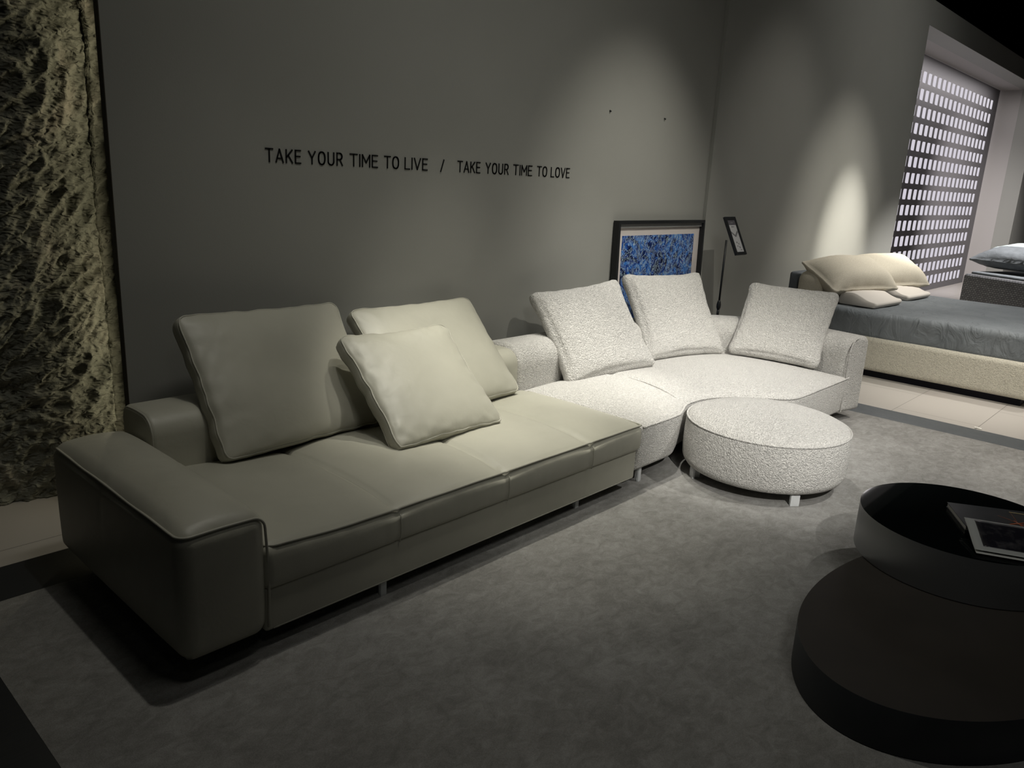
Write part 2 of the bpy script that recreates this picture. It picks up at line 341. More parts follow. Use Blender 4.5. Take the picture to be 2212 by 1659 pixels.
# carpet and its dark border are laid on the floor: thin slabs
tag(obj('carpet', *box(.535, 6.165, -3.2, 3.15, 0, .005), CAR, smooth=False), 'large grey carpet with mottled pile under the sofas and round tables', 'carpet')
tb_ = thing('carpet_border', 'dark streaked border band framing the grey carpet', 'floor border')
obj('border_strip', *box(6.165, 6.46, -3.5, 3.15, 0, .004), BOR, tb_, False)['label'] = 'streaked strip on the right, painted lit blue grey'
obj('border_strip', *box(.235, 6.46, 3.15, 3.44, 0, .004), BORX, tb_, False)
obj('border_strip', *box(-1.6, .535, -3.5, 3.15, 0, .004), BORX, tb_, False)
# text wall (stands free in front of the stone) and the stepped wall to the right with the niche opening
plane_obj('wall_back', *box(1.330, XC, YT, YT+.04, 0, 4.02), WAL)
plane_obj('trim_1', *box(1.326, 1.3299, YT, YT+.04, 0, 4.02), EDGE)
PX, PZ, WT = 11.225, 3.725, 4.02; NX1, NY = 18.25, 4.28
plane_obj('wall_right', *join(box(XC+.0005, PX, YR, YR+.3, 0, WT), box(PX, 21, YR, YR+.3, PZ, WT), box(NX1, 21, YR, YR+.3, 0, PZ)), WAL)
plane_obj('wall_niche', *join(box(XC+.5, NX1+.4, NY+.10, NY+.2, 0, WT), box(NX1, NX1+.3, YR+.3005, NY+.1, 0, PZ), box(XC+.5, NX1+.4, YR+.3005, NY+.1, PZ, WT-.02)), NICHE)
plane_obj('wall_far', *box(21.01, 21.2, -5, 5.5, 0, 6.5), CEIL)

# split stone slabs
def stone(x0, x1, z1, y, seed, name, edge=None):
    nx = int((x1-x0)/.0075); nzv = int(z1/.008); V = []; Fc = []
    for i in range(nx+1):
        for k in range(nzv+1):
            x = x0+(x1-x0)*i/nx; z = z1*k/nzv
            wx = x+.07*nz((x, z), 2.3, 11); wz = z+.09*nz((x, z), 2.1, 5)
            a = .080*noise.fractal(Vector((wx*1.5+seed, wz*.9, 3.1)), 1.0, 2.0, 3)
            u_ = wx*.75+wz*.66; w_ = wz*.75-wx*.66
            tb = 0; am = 1; fr = 7.5
            for o_ in range(4):
                tb += am*(1-2.3*abs(noise.noise(Vector((u_*fr*.75+seed+o_*3.3, w_*fr*1.7, o_*7.7))))); am *= .62; fr *= 2.0
            d = a*.7 + .019*(tb-.9)
            d -= .10*smooth(1.25, .75, x)
            V.append((x, y-d, z))
    for i in range(nx):
        for k in range(nzv): a = i*(nzv+1)+k; Fc.append((a, a+nzv+1, a+nzv+2, a+1))
    # give the slab its depth
    n = len(V); rim = [i*(nzv+1) for i in range(nx+1)] + [nx*(nzv+1)+k for k in range(1, nzv+1)] + [i*(nzv+1)+nzv for i in range(nx-1, -1, -1)] + [k for k in range(nzv-1, 0, -1)]
    for i in rim: V.append((V[i][0], y+.25, V[i][2]))
    for a in range(len(rim)): b = (a+1) % len(rim); Fc.append((rim[a], rim[b], n+b, n+a))
    Fc.append(tuple(n+a for a in range(len(rim))))
    return struct(obj(name, V, Fc, STO))
stone(-.5, 1.438, 3.6, 4.03, 0, 'wall_stone')
stone(1.449, 1.80, 3.6, 4.02, 4.3, 'wall_stone_edge')
plane_obj('wall_left', *box(-4, 21, 4.55, 4.65, 0, 6.5), CEIL)

# ------------------------------------------------------------------ wall lettering
GL = {  # strokes in a unit cap height box: width, polylines
 'T': (.62, [[(0, 1), (.62, 1)], [(.31, 1), (.31, 0)]]),
 'A': (.64, [[(0, 0), (.32, 1), (.64, 0)], [(.12, .3), (.52, .3)]]),
 'K': (.56, [[(0, 0), (0, 1)], [(.54, 1), (.02, .42)], [(.18, .58), (.56, 0)]]),
 'E': (.48, [[(.48, 1), (0, 1), (0, 0), (.48, 0)], [(0, .53), (.42, .53)]]),
 'Y': (.62, [[(0, 1), (.31, .46), (.62, 1)], [(.31, .46), (.31, 0)]]),
 'O': (.62, ['O']), 'U': (.56, ['U']), 'R': (.54, ['R']),
 'I': (.0, [[(0, 0), (0, 1)]]),
 'M': (.66, [[(0, 0), (0, 1), (.33, .35), (.66, 1), (.66, 0)]]),
 'L': (.46, [[(0, 1), (0, 0), (.46, 0)]]),
 'V': (.62, [[(0, 1), (.31, 0), (.62, 1)]]),
 '/': (.38, [[(0, -.06), (.38, 1.02)]])}
def strokes(ch):
    w, L = GL[ch]; out = []
    for s in L:
        if s == 'O': out.append(([(.31+.31*(abs(math.cos(a))**.85*(1 if math.cos(a) > 0 else -1)), .5+.5*(abs(math.sin(a))**.85*(1 if math.sin(a) > 0 else -1))) for a in [2*math.pi*i/32 for i in range(32)]], True))
        elif s == 'U': out.append(([(0, 1)] + [(.28-.28*math.cos(a), .28-.28*math.sin(a)) for a in [math.pi*i/12 for i in range(13)]] + [(.56, 1)], False))
        elif s == 'R':
            out.append(([(0, 0), (0, 1), (.26, 1)] + [(.26+.24*math.sin(a), .74+.26*math.cos(a)) for a in [math.pi*i/10 for i in range(1, 10)]] + [(.26, .48), (0, .48)], False))
            out.append(([(.28, .48), (.54, 0)], False))
        else: out.append((s, False))
    return w, out
def lettering(name, words, label):
    cap = .0600; z0 = 1.656; hw = .0034
    single = len(words) == 1 and len(words[0][0]) == 1
    root = None if single else thing(name, label, 'lettering', (words[0][1], YT, z0))
    for txt, xa, xb in words:
        ws = [strokes(c)[0]*cap for c in txt]; gap = (xb-xa-2*hw-sum(ws))/max(1, len(txt)-1) if len(txt) > 1 else 0
        sx = 1
        if len(txt) > 1 and gap < .012: sx = (xb-xa-2*hw-.013*(len(txt)-1))/sum(ws); gap = .013
        if len(txt) > 1 and gap > .020: sx = (xb-xa-2*hw-.017*(len(txt)-1))/sum(ws); gap = .017
        x = xa+hw
        for c in txt:
            V, Fc = [], []
            w, st = strokes(c)
            for pts, cl in st:
                P = [Vector((x+px*cap*sx, z0+pz*cap)) for px, pz in pts]; m = len(P)
                for i in range(m if cl else m-1):
                    a, b = P[i], P[(i+1) % m]; d = (b-a).normalized(); a = a-d*hw*.8; b = b+d*hw*.8; n = Vector((-d.y, d.x))*hw
                    q = [a+n, b+n, b-n, a-n]; k = len(V)
                    V += [(p.x, YT-.004, p.y) for p in q] + [(p.x, YT-.0002, p.y) for p in q]
                    Fc += [(k, k+1, k+2, k+3), (k+4, k+7, k+6, k+5), (k, k+4, k+5, k+1), (k+1, k+5, k+6, k+2), (k+2, k+6, k+7, k+3), (k+3, k+7, k+4, k)]
            if single: root = tag(obj(name, V, Fc, LET, smooth=False), label, 'lettering')
            else: obj('letter', [(p[0]-words[0][1], p[1]-YT, p[2]-z0) for p in V], Fc, LET, root, False)
            x += w*cap*sx+gap
    return root
lettering('wall_lettering', [('TAKE', 2.037, 2.234), ('YOUR', 2.274, 2.481), ('TIME', 2.523, 2.707), ('TO', 2.748, 2.851), ('LIVE', 2.891, 3.06)], 'black wall lettering TAKE YOUR TIME TO LIVE, left of the slash')
lettering('wall_slash', [('/', 3.157, 3.189)], 'black slash on the wall between the two lettered phrases')
lettering('wall_lettering', [('TAKE', 3.291, 3.483), ('YOUR', 3.528, 3.734), ('TIME', 3.776, 3.959), ('TO', 4.006, 4.108), ('LOVE', 4.147, 4.347)], 'black wall lettering TAKE YOUR TIME TO LOVE, right of the slash')
for x, z, l in ((4.755, 2.129, 'left'), (5.469, 2.135, 'right')):
    n = obj('nail', *tube([(x, YT-.012, z-.004), (x, YT-.0005, z+.002)], .006, 8), BLK)
    tag(n, 'small dark nail high on the grey wall, the %s one of two' % l, 'nail', 'nails in the wall')

# ------------------------------------------------------------------ leather section
def leg(parent, x, y, h, w=.027, d=.012):
    V, Fc = join(box(x-w/2, x+w/2, y-d/2, y+d/2, .005, h), box(x-d/2, x+d/2, y+d/2+.0005, y+d/2+w*.6, .005, h))
    return obj('leg', V, Fc, ACR, parent, False)
def crease(x, xs, w, d): return -sum(d*math.exp(-((x-a)/w)**2) for a in xs)
ls = thing('leather_sofa', 'low grey leather sofa section with piped edges and one wide left arm', 'sofa', (0, 0, 0))
# base
SB = (1.80, 2.42, 3.03)
def wb(p, q):
    c = Vector((2.356, 2.66, .153)); y = p.y; 
    if q.y < -.9: y -= crease(p.x+c.x, SB, .010, .007)
    return Vector((p.x, y, p.z))+c
V, Fc = rbox(1.124, .445, .085, .014, .022, wb); obj('base', V, Fc, LEA, ls)
obj('seam', *tube([(1.262+i*.02, 2.2165, .076) for i in range(111)], .0035, 6), LEAP, ls)
# seat cushion
SX = (1.80, 2.42, 3.04); cx, cy, hx, hy = 2.365, 2.655, 1.138, .452
def seatz(x, y):
    u = (x-cx)/hx; v_ = (y-cy)/hy
    return .046*(1-abs(v_)**2.8)*(1-abs(u)**14)
def lift(x): return .020*(1-smooth(0, .40, x-(cx-hx)))
def ws(p, q):
    x, y = p.x+cx, p.y+cy; z = p.z+.302
    k = smooth(.0, 1, (p.z+.074)/.148)
    z += k*seatz(x, y) + k*lift(x)
    if q.z > .6:
        pan = 1-math.exp(-min(abs(x-a) for a in SX)/.13)
        z += -.024*(1-pan)*(1 if abs(q.y) < .97 else .3) + crease(x, SX, .012, .014)*(1 if abs(q.y) < .88 else .3)
    if q.y < -.9:
        bulge = .012*(1-(p.z/.074)**2); y -= bulge; y -= crease(x, SX, .009, .008)
        y -= .0035*nz((x*7, z*2.0), 3, 2)*(1-(p.z/.08)**2)
    return Vector((x, y, z + .003*nz((x, y), 3.0, 9)))
V, Fc = rbox(hx, hy, .078, .035, .016, ws); obj('seat_cushion', V, Fc, LEA, ls)
pp = [(cx-hx+.012+ (2*hx-.024)*i/160, 0, 0) for i in range(161)]
PIP = []
for x, _, _ in pp:
    e = smooth(0, .05, x-(cx-hx)); 
    PIP.append((x, cy-hy+.004+.028*(1-e), .374+lift(x)+.0025*nz((x, 0), 4, 3)+crease(x, SX, .006, .003)))
obj('piping', *tube(PIP, .0050, 8), LEAP, ls)
PIPR = [PIP[-1]] + [(cx+hx-.006, cy-hy+.03+i*.028, .374+seatz(cx+hx*.985, cy-hy+.03+i*.028)*.5) for i in range(30)]
obj('piping', *tube(PIPR, .005, 8), LEAP, ls)
def seamline(x, yy, off=0): return [(x, y, .297+.0735+seatz(x, y)-.0125-.003*0) for y in yy]
for a in SX:
    obj('seam', *tube([(a+.007, cy-hy+.02+i*.021, .3798+lift(a)+seatz(a, cy-hy+.02+i*.021)-.0355) for i in range(40)], .0028, 6), LEAP, ls)
    obj('seam', *tube([(a+.008, cy-hy-.004-.012*(1-((z-.297)/.074)**2), z) for z in [.235+.012*i for i in range(11)]], .0022, 6), LEAP, ls)
# arm
AX0, AX1, AY0, AY1, AZ0, AZ1 = .938, 1.240, 2.195, 3.325, .066, .528
acx, acy, acz = (AX0+AX1)/2, (AY0+AY1)/2, (AZ0+AZ1)/2; ahx, ahy, ahz = (AX1-AX0)/2, (AY1-AY0)/2, (AZ1-AZ0)/2
def armtop(u, v_): return .052*(1-abs(u)**2.0)*(1-abs(v_)**5)
def wa(p, q):
    k = smooth(-.2, 1, p.z/ahz); x, y, z = p.x, p.y, p.z
    z += k*armtop(p.x/ahx, p.y/ahy)
    if q.z > .85: z += crease(y, (.02,), .010, .004)
    x += (1 if p.x > 0 else -1)*.012*(1-(p.z/ahz)**2)*(1-(p.y/ahy)**4)*(abs(q.x) > .85)
    y += (1 if p.y > 0 else -1)*.010*(1-(p.z/ahz)**2)*(1-(p.x/ahx)**2)*(abs(q.y) > .9)
    if q.x < -.85: x -= crease(y, (.05,), .012, .004)*smooth(-.1, .2, z)
    # front lower corner rounds under
    s = smooth(-ahz, -ahz+.06, p.z); y += (1-s)*.012*(1 if p.y < 0 else -1)*(abs(q.y) > .9); x += (1-s)*.010*(1 if p.x < 0 else -1)*(abs(q.x) > .85)
    return Vector((x+acx, y+acy, z+acz))
V, Fc = rbox(ahx, ahy, ahz, .050, .018, wa); obj('arm', V, Fc, LEA, ls)
PA = []
zt = AZ1-.012; e_ = .009; cr = .05
def apt(x, y):  return (x, y, zt + .004*nz((x, y), 5, 1))
for i in range(50): PA.append(apt(AX0+e_, AY1-.05-(AY1-AY0-.05-cr)*i/49))
for i in range(1, 9): a = math.pi/2*i/9; PA.append(apt(AX0+cr-(cr-e_)*math.cos(a), AY0+cr-(cr-e_)*math.sin(a)))
for i in range(14): PA.append(apt(AX0+cr+(AX1-AX0-cr-.05)*i/13, AY0+e_))
for i in range(1, 8): a = math.pi/2*i/7; PA.append((AX1-.05+(.05-e_*.5)*math.sin(a), AY0+e_, zt-.045+.045*math.cos(a)))
for i in range(1, 10): PA.append((AX1-e_*.5+.008*math.sin(math.pi*i/10), AY0+e_, zt-.045-(zt-.045-AZ0-.03)*i/9))
obj('piping', *tube(PA, .0048, 8), LEAP, ls)['label'] = 'raised piping along the outer edge of the arm'
obj('seam', *tube([(acx+u_*ahx, acy+.02+.03*(1-u_*u_), AZ1+armtop(u_, .04)-.004-.0022) for u_ in [-.66+1.3*i/20 for i in range(21)]], .0022, 6), LEAP, ls)
# backrest
def pf(inset, s, tot): return rprofile(-.15, .15, .075, .622, .075, .06, .02, inset, .012)
V, Fc = sweep([(1.246+i*.05*0+ (3.462-1.246)*i/12, 3.245) for i in range(13)], lambda q, s, t: [(u*-1, z) for u, z in rprofile(-.15, .15, .075, .622, .06, .085, .02, q, .010)], .022)
obj('backrest', V, Fc, LEA, ls)
ring = rprofile(-.15, .15, .075, .622, .06, .085, .02, .010, .010)
PB = [(1.246+.008, 3.245-u, z) for u, z in ring[12:58]] 
obj('piping', *tube(PB, .0055, 8), LEAP, ls)
for x, y in ((1.758, 2.236), (3.03, 2.262), (1.6, 3.1), (3.2, 3.1)): leg(ls, x, y, .085)
for x, y in ((1.05, 2.45), (1.05, 3.15)): leg(ls, x, y, .085)

# ------------------------------------------------------------------ boucle section
bs = thing('boucle_sofa', 'curved cream boucle sofa section wrapping round a corner, right of the leather section', 'sofa', (0, 0, 0))
X0, X1 = 3.506, 5.755
def cat(P, x):
    for i in range(len(P)-1):
        if x <= P[i+1][0] or i == len(P)-2:
            p0 = P[max(i-1, 0)]; p1 = P[i]; p2 = P[i+1]; p3 = P[min(i+2, len(P)-1)]
            t = max(0, min(1, (x-p1[0])/(p2[0]-p1[0]))); d = p2[0]-p1[0]
            m1 = (p2[1]-p0[1])/max(1e-6, p2[0]-p0[0])*d; m2 = (p3[1]-p1[1])/max(1e-6, p3[0]-p1[0])*d
            return (2*t**3-3*t*t+1)*p1[1] + (t**3-2*t*t+t)*m1 + (-2*t**3+3*t*t)*p2[1] + (t**3-t*t)*m2
FR = [(3.40, 2.205), (3.75, 2.205), (3.90, 2.212), (4.00, 2.250), (4.10, 2.290), (4.22, 2.305), (4.35, 2.290), (4.50, 2.220), (4.60, 2.135), (4.70, 2.02), (4.78, 1.945), (4.88, 1.915), (5.2, 1.912), (5.75, 1.912)]
def yfront(x): return cat(FR, x)
def yback(x):
    if x < 4.90: return 3.115
    t = min(1, (x-4.90)/.93); return 2.42+.695*(1-t**2.6)**(1/2.4)
bhx, bhz = (X1-X0)/2, .14; bcx = (X0+X1)/2
def wboucle(p, q):
    x = p.x+bcx; yf = yfront(x); yb = max(yback(x), yf+.35); v_ = (p.y/.5+1)/2
    y = yf+(yb-yf)*v_; k = (p.z+bhz)/(2*bhz)
    z = .085+p.z+bhz
    top = smooth(.55, 1, k)
    u = (x-bcx)/bhx
    z += top*.062*(1-abs(2*v_-1)**2.1)**.75*(1-(abs(u)**9 if u < 0 else abs(u)**4))
    y += 0 if q.x < .8 else 0
    if x > 5.60: x -= .05*smooth(5.60, 5.755, x)*smooth(2.5, 1.92, y)
    if q.z > .6: z += -.010*math.exp(-((x-(4.10+.12*v_))/.03)**2)*top
    if q.y < -.9: # front face tucks under towards the floor
        y += .035*(1-k)**2
    return Vector((x, y, z))
V, Fc = rbox(bhx, .5, bhz, .030, .013, wboucle); obj('seat', V, Fc, BOU, bs)
obj('piping', *tube([(X0+.01+(X1-X0-.03)*i/200, yfront(X0+.01+(X1-X0-.03)*i/200)+.003, .356+.002*nz((i, 0), .7)) for i in range(201)], .0065, 8), BOU, bs)
obj('seam', *tube([(4.10+.12*v_, yfront(4.1)+.02+(3.0-yfront(4.1))*v_, .366+.062*(1-abs(2*v_-1)**2.1)**.75-.009) for v_ in [i/30 for i in range(31)]], .0035, 6), BOU, bs)
BPC = [(3.472, 3.265), (3.9, 3.265), (4.4, 3.265), (4.9, 3.262), (5.25, 3.225), (5.55, 3.11), (5.78, 2.90), (5.90, 2.62), (5.93, 2.35), (5.90, 2.12), (5.862, 1.93)]
BP = []
for i in range(len(BPC)-1):
    p0, p1, p2, p3 = BPC[max(i-1, 0)], BPC[i], BPC[i+1], BPC[min(i+2, len(BPC)-1)]
    for k in range(6):
        t = k/6; BP.append(tuple(.5*(2*p1[d]+(p2[d]-p0[d])*t+(2*p0[d]-5*p1[d]+4*p2[d]-p3[d])*t*t+(3*p1[d]-p0[d]-3*p2[d]+p3[d])*t**3) for d in (0, 1)))
BP.append(BPC[-1])
V, Fc = sweep(BP, lambda q, s, t: [(u*-1, z) for u, z in rprofile(-.15, .15, .072, .632, .055, .115, .03, q, .012)][::1], .035)
obj('backrest', V, Fc, BOU, bs)
ring = rprofile(-.15, .15, .072, .632, .055, .115, .03, .016, .012)
obj('piping', *tube([(5.862-u, 1.936, z) for u, z in ring[10:58]], .005, 8), BOU, bs)
for x, y in ((3.60, 2.262), (3.72, 3.0), (5.3, 2.05), (5.75, 2.1), (5.2, 3.0)): leg(bs, x, y, .09)

# ------------------------------------------------------------------ cushions
def pillow(name, w, h, T, g, M, label, cat_, rc=.05, pinch=.02, nseed=0, piping=None, wrinkle=.004, parent=None, group=None, pw=.55, n=44, sagl=0):
    """local: x across, z up, y thickness; origin at the middle of the bottom edge"""
    root = tag(bpy.data.objects.new(name, None), label, cat_, group) if piping else None
    if root: COL.objects.link(root); root.empty_display_size = .1
    us = [math.sin(math.pi/2*(-1+2*i/n))*.55+(-1+2*i/n)*.45 for i in range(n+1)]
    def xy(u, v):
        q = Vector((u*w/2, v*h/2)); inn = Vector((max(-(w/2-rc), min(w/2-rc, q.x)), max(-(h/2-rc), min(h/2-rc, q.y)))); d = q-inn
        p = q if d.length == 0 else inn + d.normalized()*max(abs(d.x), abs(d.y))
        x = p.x*(1-pinch*(1-v*v)*abs(u)**3/ (w/2)*.5); z = p.y*(1-pinch*(1-u*u)*abs(v)**3/(h/2)*.5)
        x += wrinkle*1.2*nz((v*3+nseed, u), 1.7, nseed)*abs(u)**4; z += wrinkle*1.2*nz((u*3, v+nseed), 1.9, nseed+3)*abs(v)**4
        return x, z+h/2
    def th(u, v):
        e = max(0, (1-abs(u)**3.5)*(1-abs(v)**3.5))**pw
        wr = wrinkle*(nz((u*1.2, v*1.2), 1.2, nseed)*1.0 + 1.1*nz((u*7, v*5), 1.3, nseed+8)*max(abs(u), abs(v))**4)
        return g + (T/2-g)*e*(1-.18*v*sagl) + wr*min(1, e*3)
    V = []; Fc = []; idx = {}
    for side in (-1, 1):
        for i, u in enumerate(us):
            for j, v in enumerate(us):
                x, z = xy(u, v); V.append(Vector((x, side*th(u, v), z))); idx[(side, i, j)] = len(V)-1
    for side in (-1, 1):
        for i in range(n):
            for j in range(n):
                q = [idx[(side, i, j)], idx[(side, i+1, j)], idx[(side, i+1, j+1)], idx[(side, i, j+1)]]; Fc.append(tuple(q if side < 0 else q[::-1]))
    ringi = [(i, 0) for i in range(n)] + [(n, j) for j in range(n)] + [(i, n) for i in range(n, 0, -1)] + [(0, j) for j in range(n, 0, -1)]
    prev = [idx[(-1, *r)] for r in ringi]; K = 6
    for k in range(1, K+1):
        if k == K: cur = [idx[(1, *r)] for r in ringi]
        else:
            cur = []; a = math.pi*k/K
            for r in ringi:
                a0 = V[idx[(-1, *r)]]; a1 = V[idx[(1, *r)]]; mid = a0.lerp(a1, (1-math.cos(a))/2); c = Vector((0, 0, h/2)); d = (Vector((mid.x, 0, mid.z))-c); bl = g*(.25 if piping else .8)*math.sin(a)
                V.append(mid + d.normalized()*bl); cur.append(len(V)-1)
        for a in range(len(ringi)): b = (a+1) % len(ringi); Fc.append((prev[a], prev[b], cur[b], cur[a]))
        prev = cur
    body = obj('cover' if piping else name, V, Fc, M, root)
    if piping:
        for side in (-1, 1):
            P = [V[idx[(side, *r)]]+Vector((0, side*.001, 0)) for r in ringi]
            P = [p for i, p in enumerate(P) if i == 0 or (p-P[i-1]).length > .002]
            obj('piping', *tube(P, .0036, 6, True), piping, root)
        return root
    return tag(body, label, cat_, group)
def pose(o, x, y, z, yaw, lean, roll=0):
    ux = Vector((math.cos(yaw), math.sin(yaw), 0)); n = Vector((-math.sin(yaw), math.cos(yaw), 0))
    v = Vector((0, 0, math.cos(lean)))+n*math.sin(lean)
    u2 = ux*math.cos(roll)+v*math.sin(roll); v2 = -ux*math.sin(roll)+v*math.cos(roll); t = v2.cross(u2)
    M4 = Matrix((u2, t, v2)).transposed().to_4x4(); M4.translation = Vector((x, y, z)); o.matrix_world = M4
    return o
GL_ = 'leather cushions'; GB_ = 'boucle cushions'
pose(pillow('leather_cushion', .88, .67, .17, .028, LEA, 'large grey leather back cushion at the left end of the sofa', 'cushion', nseed=1, piping=LEAP, group=GL_, wrinkle=.006, sagl=.6), 1.919, 3.01, .405, rad(7), rad(32.5), rad(-1.9))
pose(pillow('leather_cushion', .89, .675, .17, .028, LEA, 'large grey leather back cushion behind the small square one', 'cushion', nseed=5, piping=LEAP, group=GL_, wrinkle=.006, sagl=.6), 2.892, 2.975, .408, rad(1), rad(43.5), 0)
pose(pillow('leather_cushion', .685, .648, .15, .028, LEA, 'small square grey leather cushion in front of the two large ones', 'cushion', nseed=9, piping=LEAP, group=GL_, wrinkle=.008, pinch=.035, sagl=.5), 2.474, 2.62, .410, rad(.3), rad(48), rad(-.6))
pose(pillow('boucle_cushion', .745, .655, .17, .042, BOU, 'cream boucle cushion nearest the leather sofa', 'cushion', rc=.06, pinch=.07, nseed=2, group=GB_, n=60, pw=.45), 4.212, 2.925, .402, rad(-14), rad(37.2), rad(6))
pose(pillow('boucle_cushion', .745, .66, .17, .042, BOU, 'cream boucle cushion in front of the framed blue picture', 'cushion', rc=.06, pinch=.07, nseed=4, group=GB_, n=60, pw=.45), 5.165, 2.935, .402, rad(-15.3), rad(32.5), 0)
pose(pillow('boucle_cushion', .645, .60, .15, .042, BOU, 'cream boucle cushion leaning on the right arm of the sofa', 'cushion', rc=.06, pinch=.05, nseed=6, group=GB_, n=60, pw=.45), 5.60, 2.455, .412, rad(-81.5), rad(35), rad(-.4))

# ------------------------------------------------------------------ ottoman
ot = thing('ottoman', 'round cream boucle ottoman on clear legs in the bend of the sofa', 'ottoman', (4.225, 1.825, 0))
pr = [(0.36, .066), (.415, .068), (.440, .078), (.455, .10)] + [(.459+.005*math.sin(math.pi*i/16), .10+(.315-.10)*i/16) for i in range(1, 17)]
pr += [(.4585, .332), (.4545, .345)] + [(.451*(1-i/28), .350+.076*(1-(1-i/28)**2.2)**.68) for i in range(1, 28)]
V, Fc = lathe(pr, 160); obj('seat', V, Fc, BOU, ot)
obj('piping', *tube([(.4555*math.cos(2*math.pi*i/120), .4555*math.sin(2*math.pi*i/120), .347) for i in range(120)], .0055, 8, True), BOU, ot)
for a, wd in ((rad(141), .05), (rad(231), .05), (rad(-40), .05), (rad(50), .05)):
    V, Fc = box(-.006, .006, -wd/2, wd/2, .005, .066); c, s = math.cos(a), math.sin(a)
    V2, F2 = box(-.045, .0, -.006, .006, .005, .066); V, Fc = join((V, Fc), (V2, F2))
    V = [(.42*c + x*c - y*s, .42*s + x*s + y*c, z) for x, y, z in V]
    obj('leg', V, Fc, ACR, ot, False)

# ------------------------------------------------------------------ coffee table
ct = thing('coffee_table', 'low black coffee table of two overlapping round discs at the lower right', 'coffee table', (0, 0, 0))
def disc(name, cx_, cy_, a, b_, ang, z0, z1, Ms, top_r=.002, mtop=None):
    V, Fc = lathe([(.985, z0), (1, z0+.003), (1, z1-top_r), (.9985, z1)], 160, a, b_)
    c, s = math.cos(ang), math.sin(ang); V = [(cx_+x*c-y*s, cy_+x*s+y*c, z) for x, y, z in V]
    o = obj(name, V, Fc, Ms, ct)
    for p in o.data.polygons:
        if len(p.vertices) > 10: p.use_smooth = False; p.material_index = 1 if p.center.z > (z0+z1)/2 else 0
    m_ = o.modifiers.new('edge', 'EDGE_SPLIT'); m_.split_angle = rad(40)
    return o
disc('upper_disc', 3.565, .628, .408, .408, 0, .163, .350, [BRM, GLB])['label'] = 'brushed metal drum with a black glass top'
LD = (3.123, .473, .835, .475, -.179)
disc('lower_disc', *LD, .0055, .162, [MTS, MTB])['label'] = 'wider matt black oval disc under the glass topped one'
# books
bk = thing('book', 'dark hardcover book lying on the black glass table top', 'book', (0, 0, 0))
def slab(pts, z0, z1):
    n = len(pts); V = [(x, y, z0) for x, y in pts]+[(x, y, z1) for x, y in pts]
    return V, [tuple(range(n-1, -1, -1)), tuple(range(n, 2*n))]+[(i, (i+1) % n, n+(i+1) % n, n+i) for i in range(n)]
o0 = Vector((3.655, .725))
ub = Vector((.5, -.866)); vb = Vector((-.866, -.5))
def quad(o, u, v, a, b): return [tuple(o), tuple(o+u*a), tuple(o+u*a+v*b), tuple(o+v*b)]
obj('cover', *join(slab(quad(o0, ub, vb, .32, .25), .3505, .3525), slab(quad(o0, ub, vb, .32, .25), .370, .372)), BKC, bk, False)
oi = o0+ub*.003+vb*.003
obj('pages', *slab(quad(oi, ub, vb, .314, .244), .3526, .3699), PAG, bk, False)
# printed flower of thin strokes on the cover
def cov(x, y): return (x, y, .3730)
V, Fc = [], []
for (a, b, c, d, r) in ((3.664, .533, 3.643, .461, .0012), (3.743, .503, 3.652, .460, .0009), (3.600, .475, 3.676, .425, .0042), (3.655, .470, 3.600, .420, .0035), (3.630, .455, 3.640, .38, .003)):
    v1, f1_ = tube([cov(a, b), cov((a+c)/2+.003, (b+d)/2), cov(c, d)], r, 6); V, Fc = join((V, Fc), ([(p.x, p.y, .3720+(p.z-.3730)*.35+.0008) for p in v1], f1_))
obj('cover_print', V, Fc, ORG, bk)['label'] = 'orange flower print on the cover'
obj('cover_print', *tube([cov(3.745, .507), cov(3.757, .48), cov(3.79, .41)], .0013, 6), GLD, bk)['label'] = 'gold line print on the cover'
# magazine, its near page curling
mg = thing('magazine', 'open black and white magazine with a curled page, overlapping the dark book', 'magazine', (0, 0, 0))
mo = Vector((3.45, .614)); mu = Vector((.41, -.912)).normalized(); mv = Vector((mu.y, -mu.x))
def mpage(a0, a1, b0, b1, dz, th_=.0012, n=14):
    V = []; Fc = []
    for s in (0, 1):
        for i in range(n+1):
            for j in range(n+1):
                a = a0+(a1-a0)*i/n; b = b0+(b1-b0)*j/n; t = b/.235
                z = .378+.026*(1-t)**2.0*0+.022*math.sin(math.pi*min(1, max(0, 1-t))*.5)**2+dz+s*th_
                p = mo+mu*(a+.02*(1-t)**2*0)+mv*b; V.append((p.x, p.y, z-.012*t))
    m_ = (n+1)*(n+1)
    for i in range(n):
        for j in range(n): k = i*(n+1)+j; Fc += [(k, k+1, k+n+2, k+n+1), (m_+k, m_+k+n+1, m_+k+n+2, m_+k+1)]
    rim = [i*(n+1) for i in range(n+1)]+[n*(n+1)+j for j in range(1, n+1)]+[i*(n+1)+n for i in range(n-1, -1, -1)]+[j for j in range(n-1, 0, -1)]
    for a in range(len(rim)): b = (a+1) % len(rim); Fc.append((rim[a], rim[b], m_+rim[b], m_+rim[a]))
    return V, Fc
obj('page', *mpage(0, .36, 0, .235, 0), MGB, mg)['label'] = 'pale bordered curled page'
obj('photo', *mpage(.035, .355, .012, .20, .0014, .0004), PHO, mg)['label'] = 'dark photograph printed on the page'
obj('page', *mpage(.004, .36, .003, .245, -.010), PAG, mg)

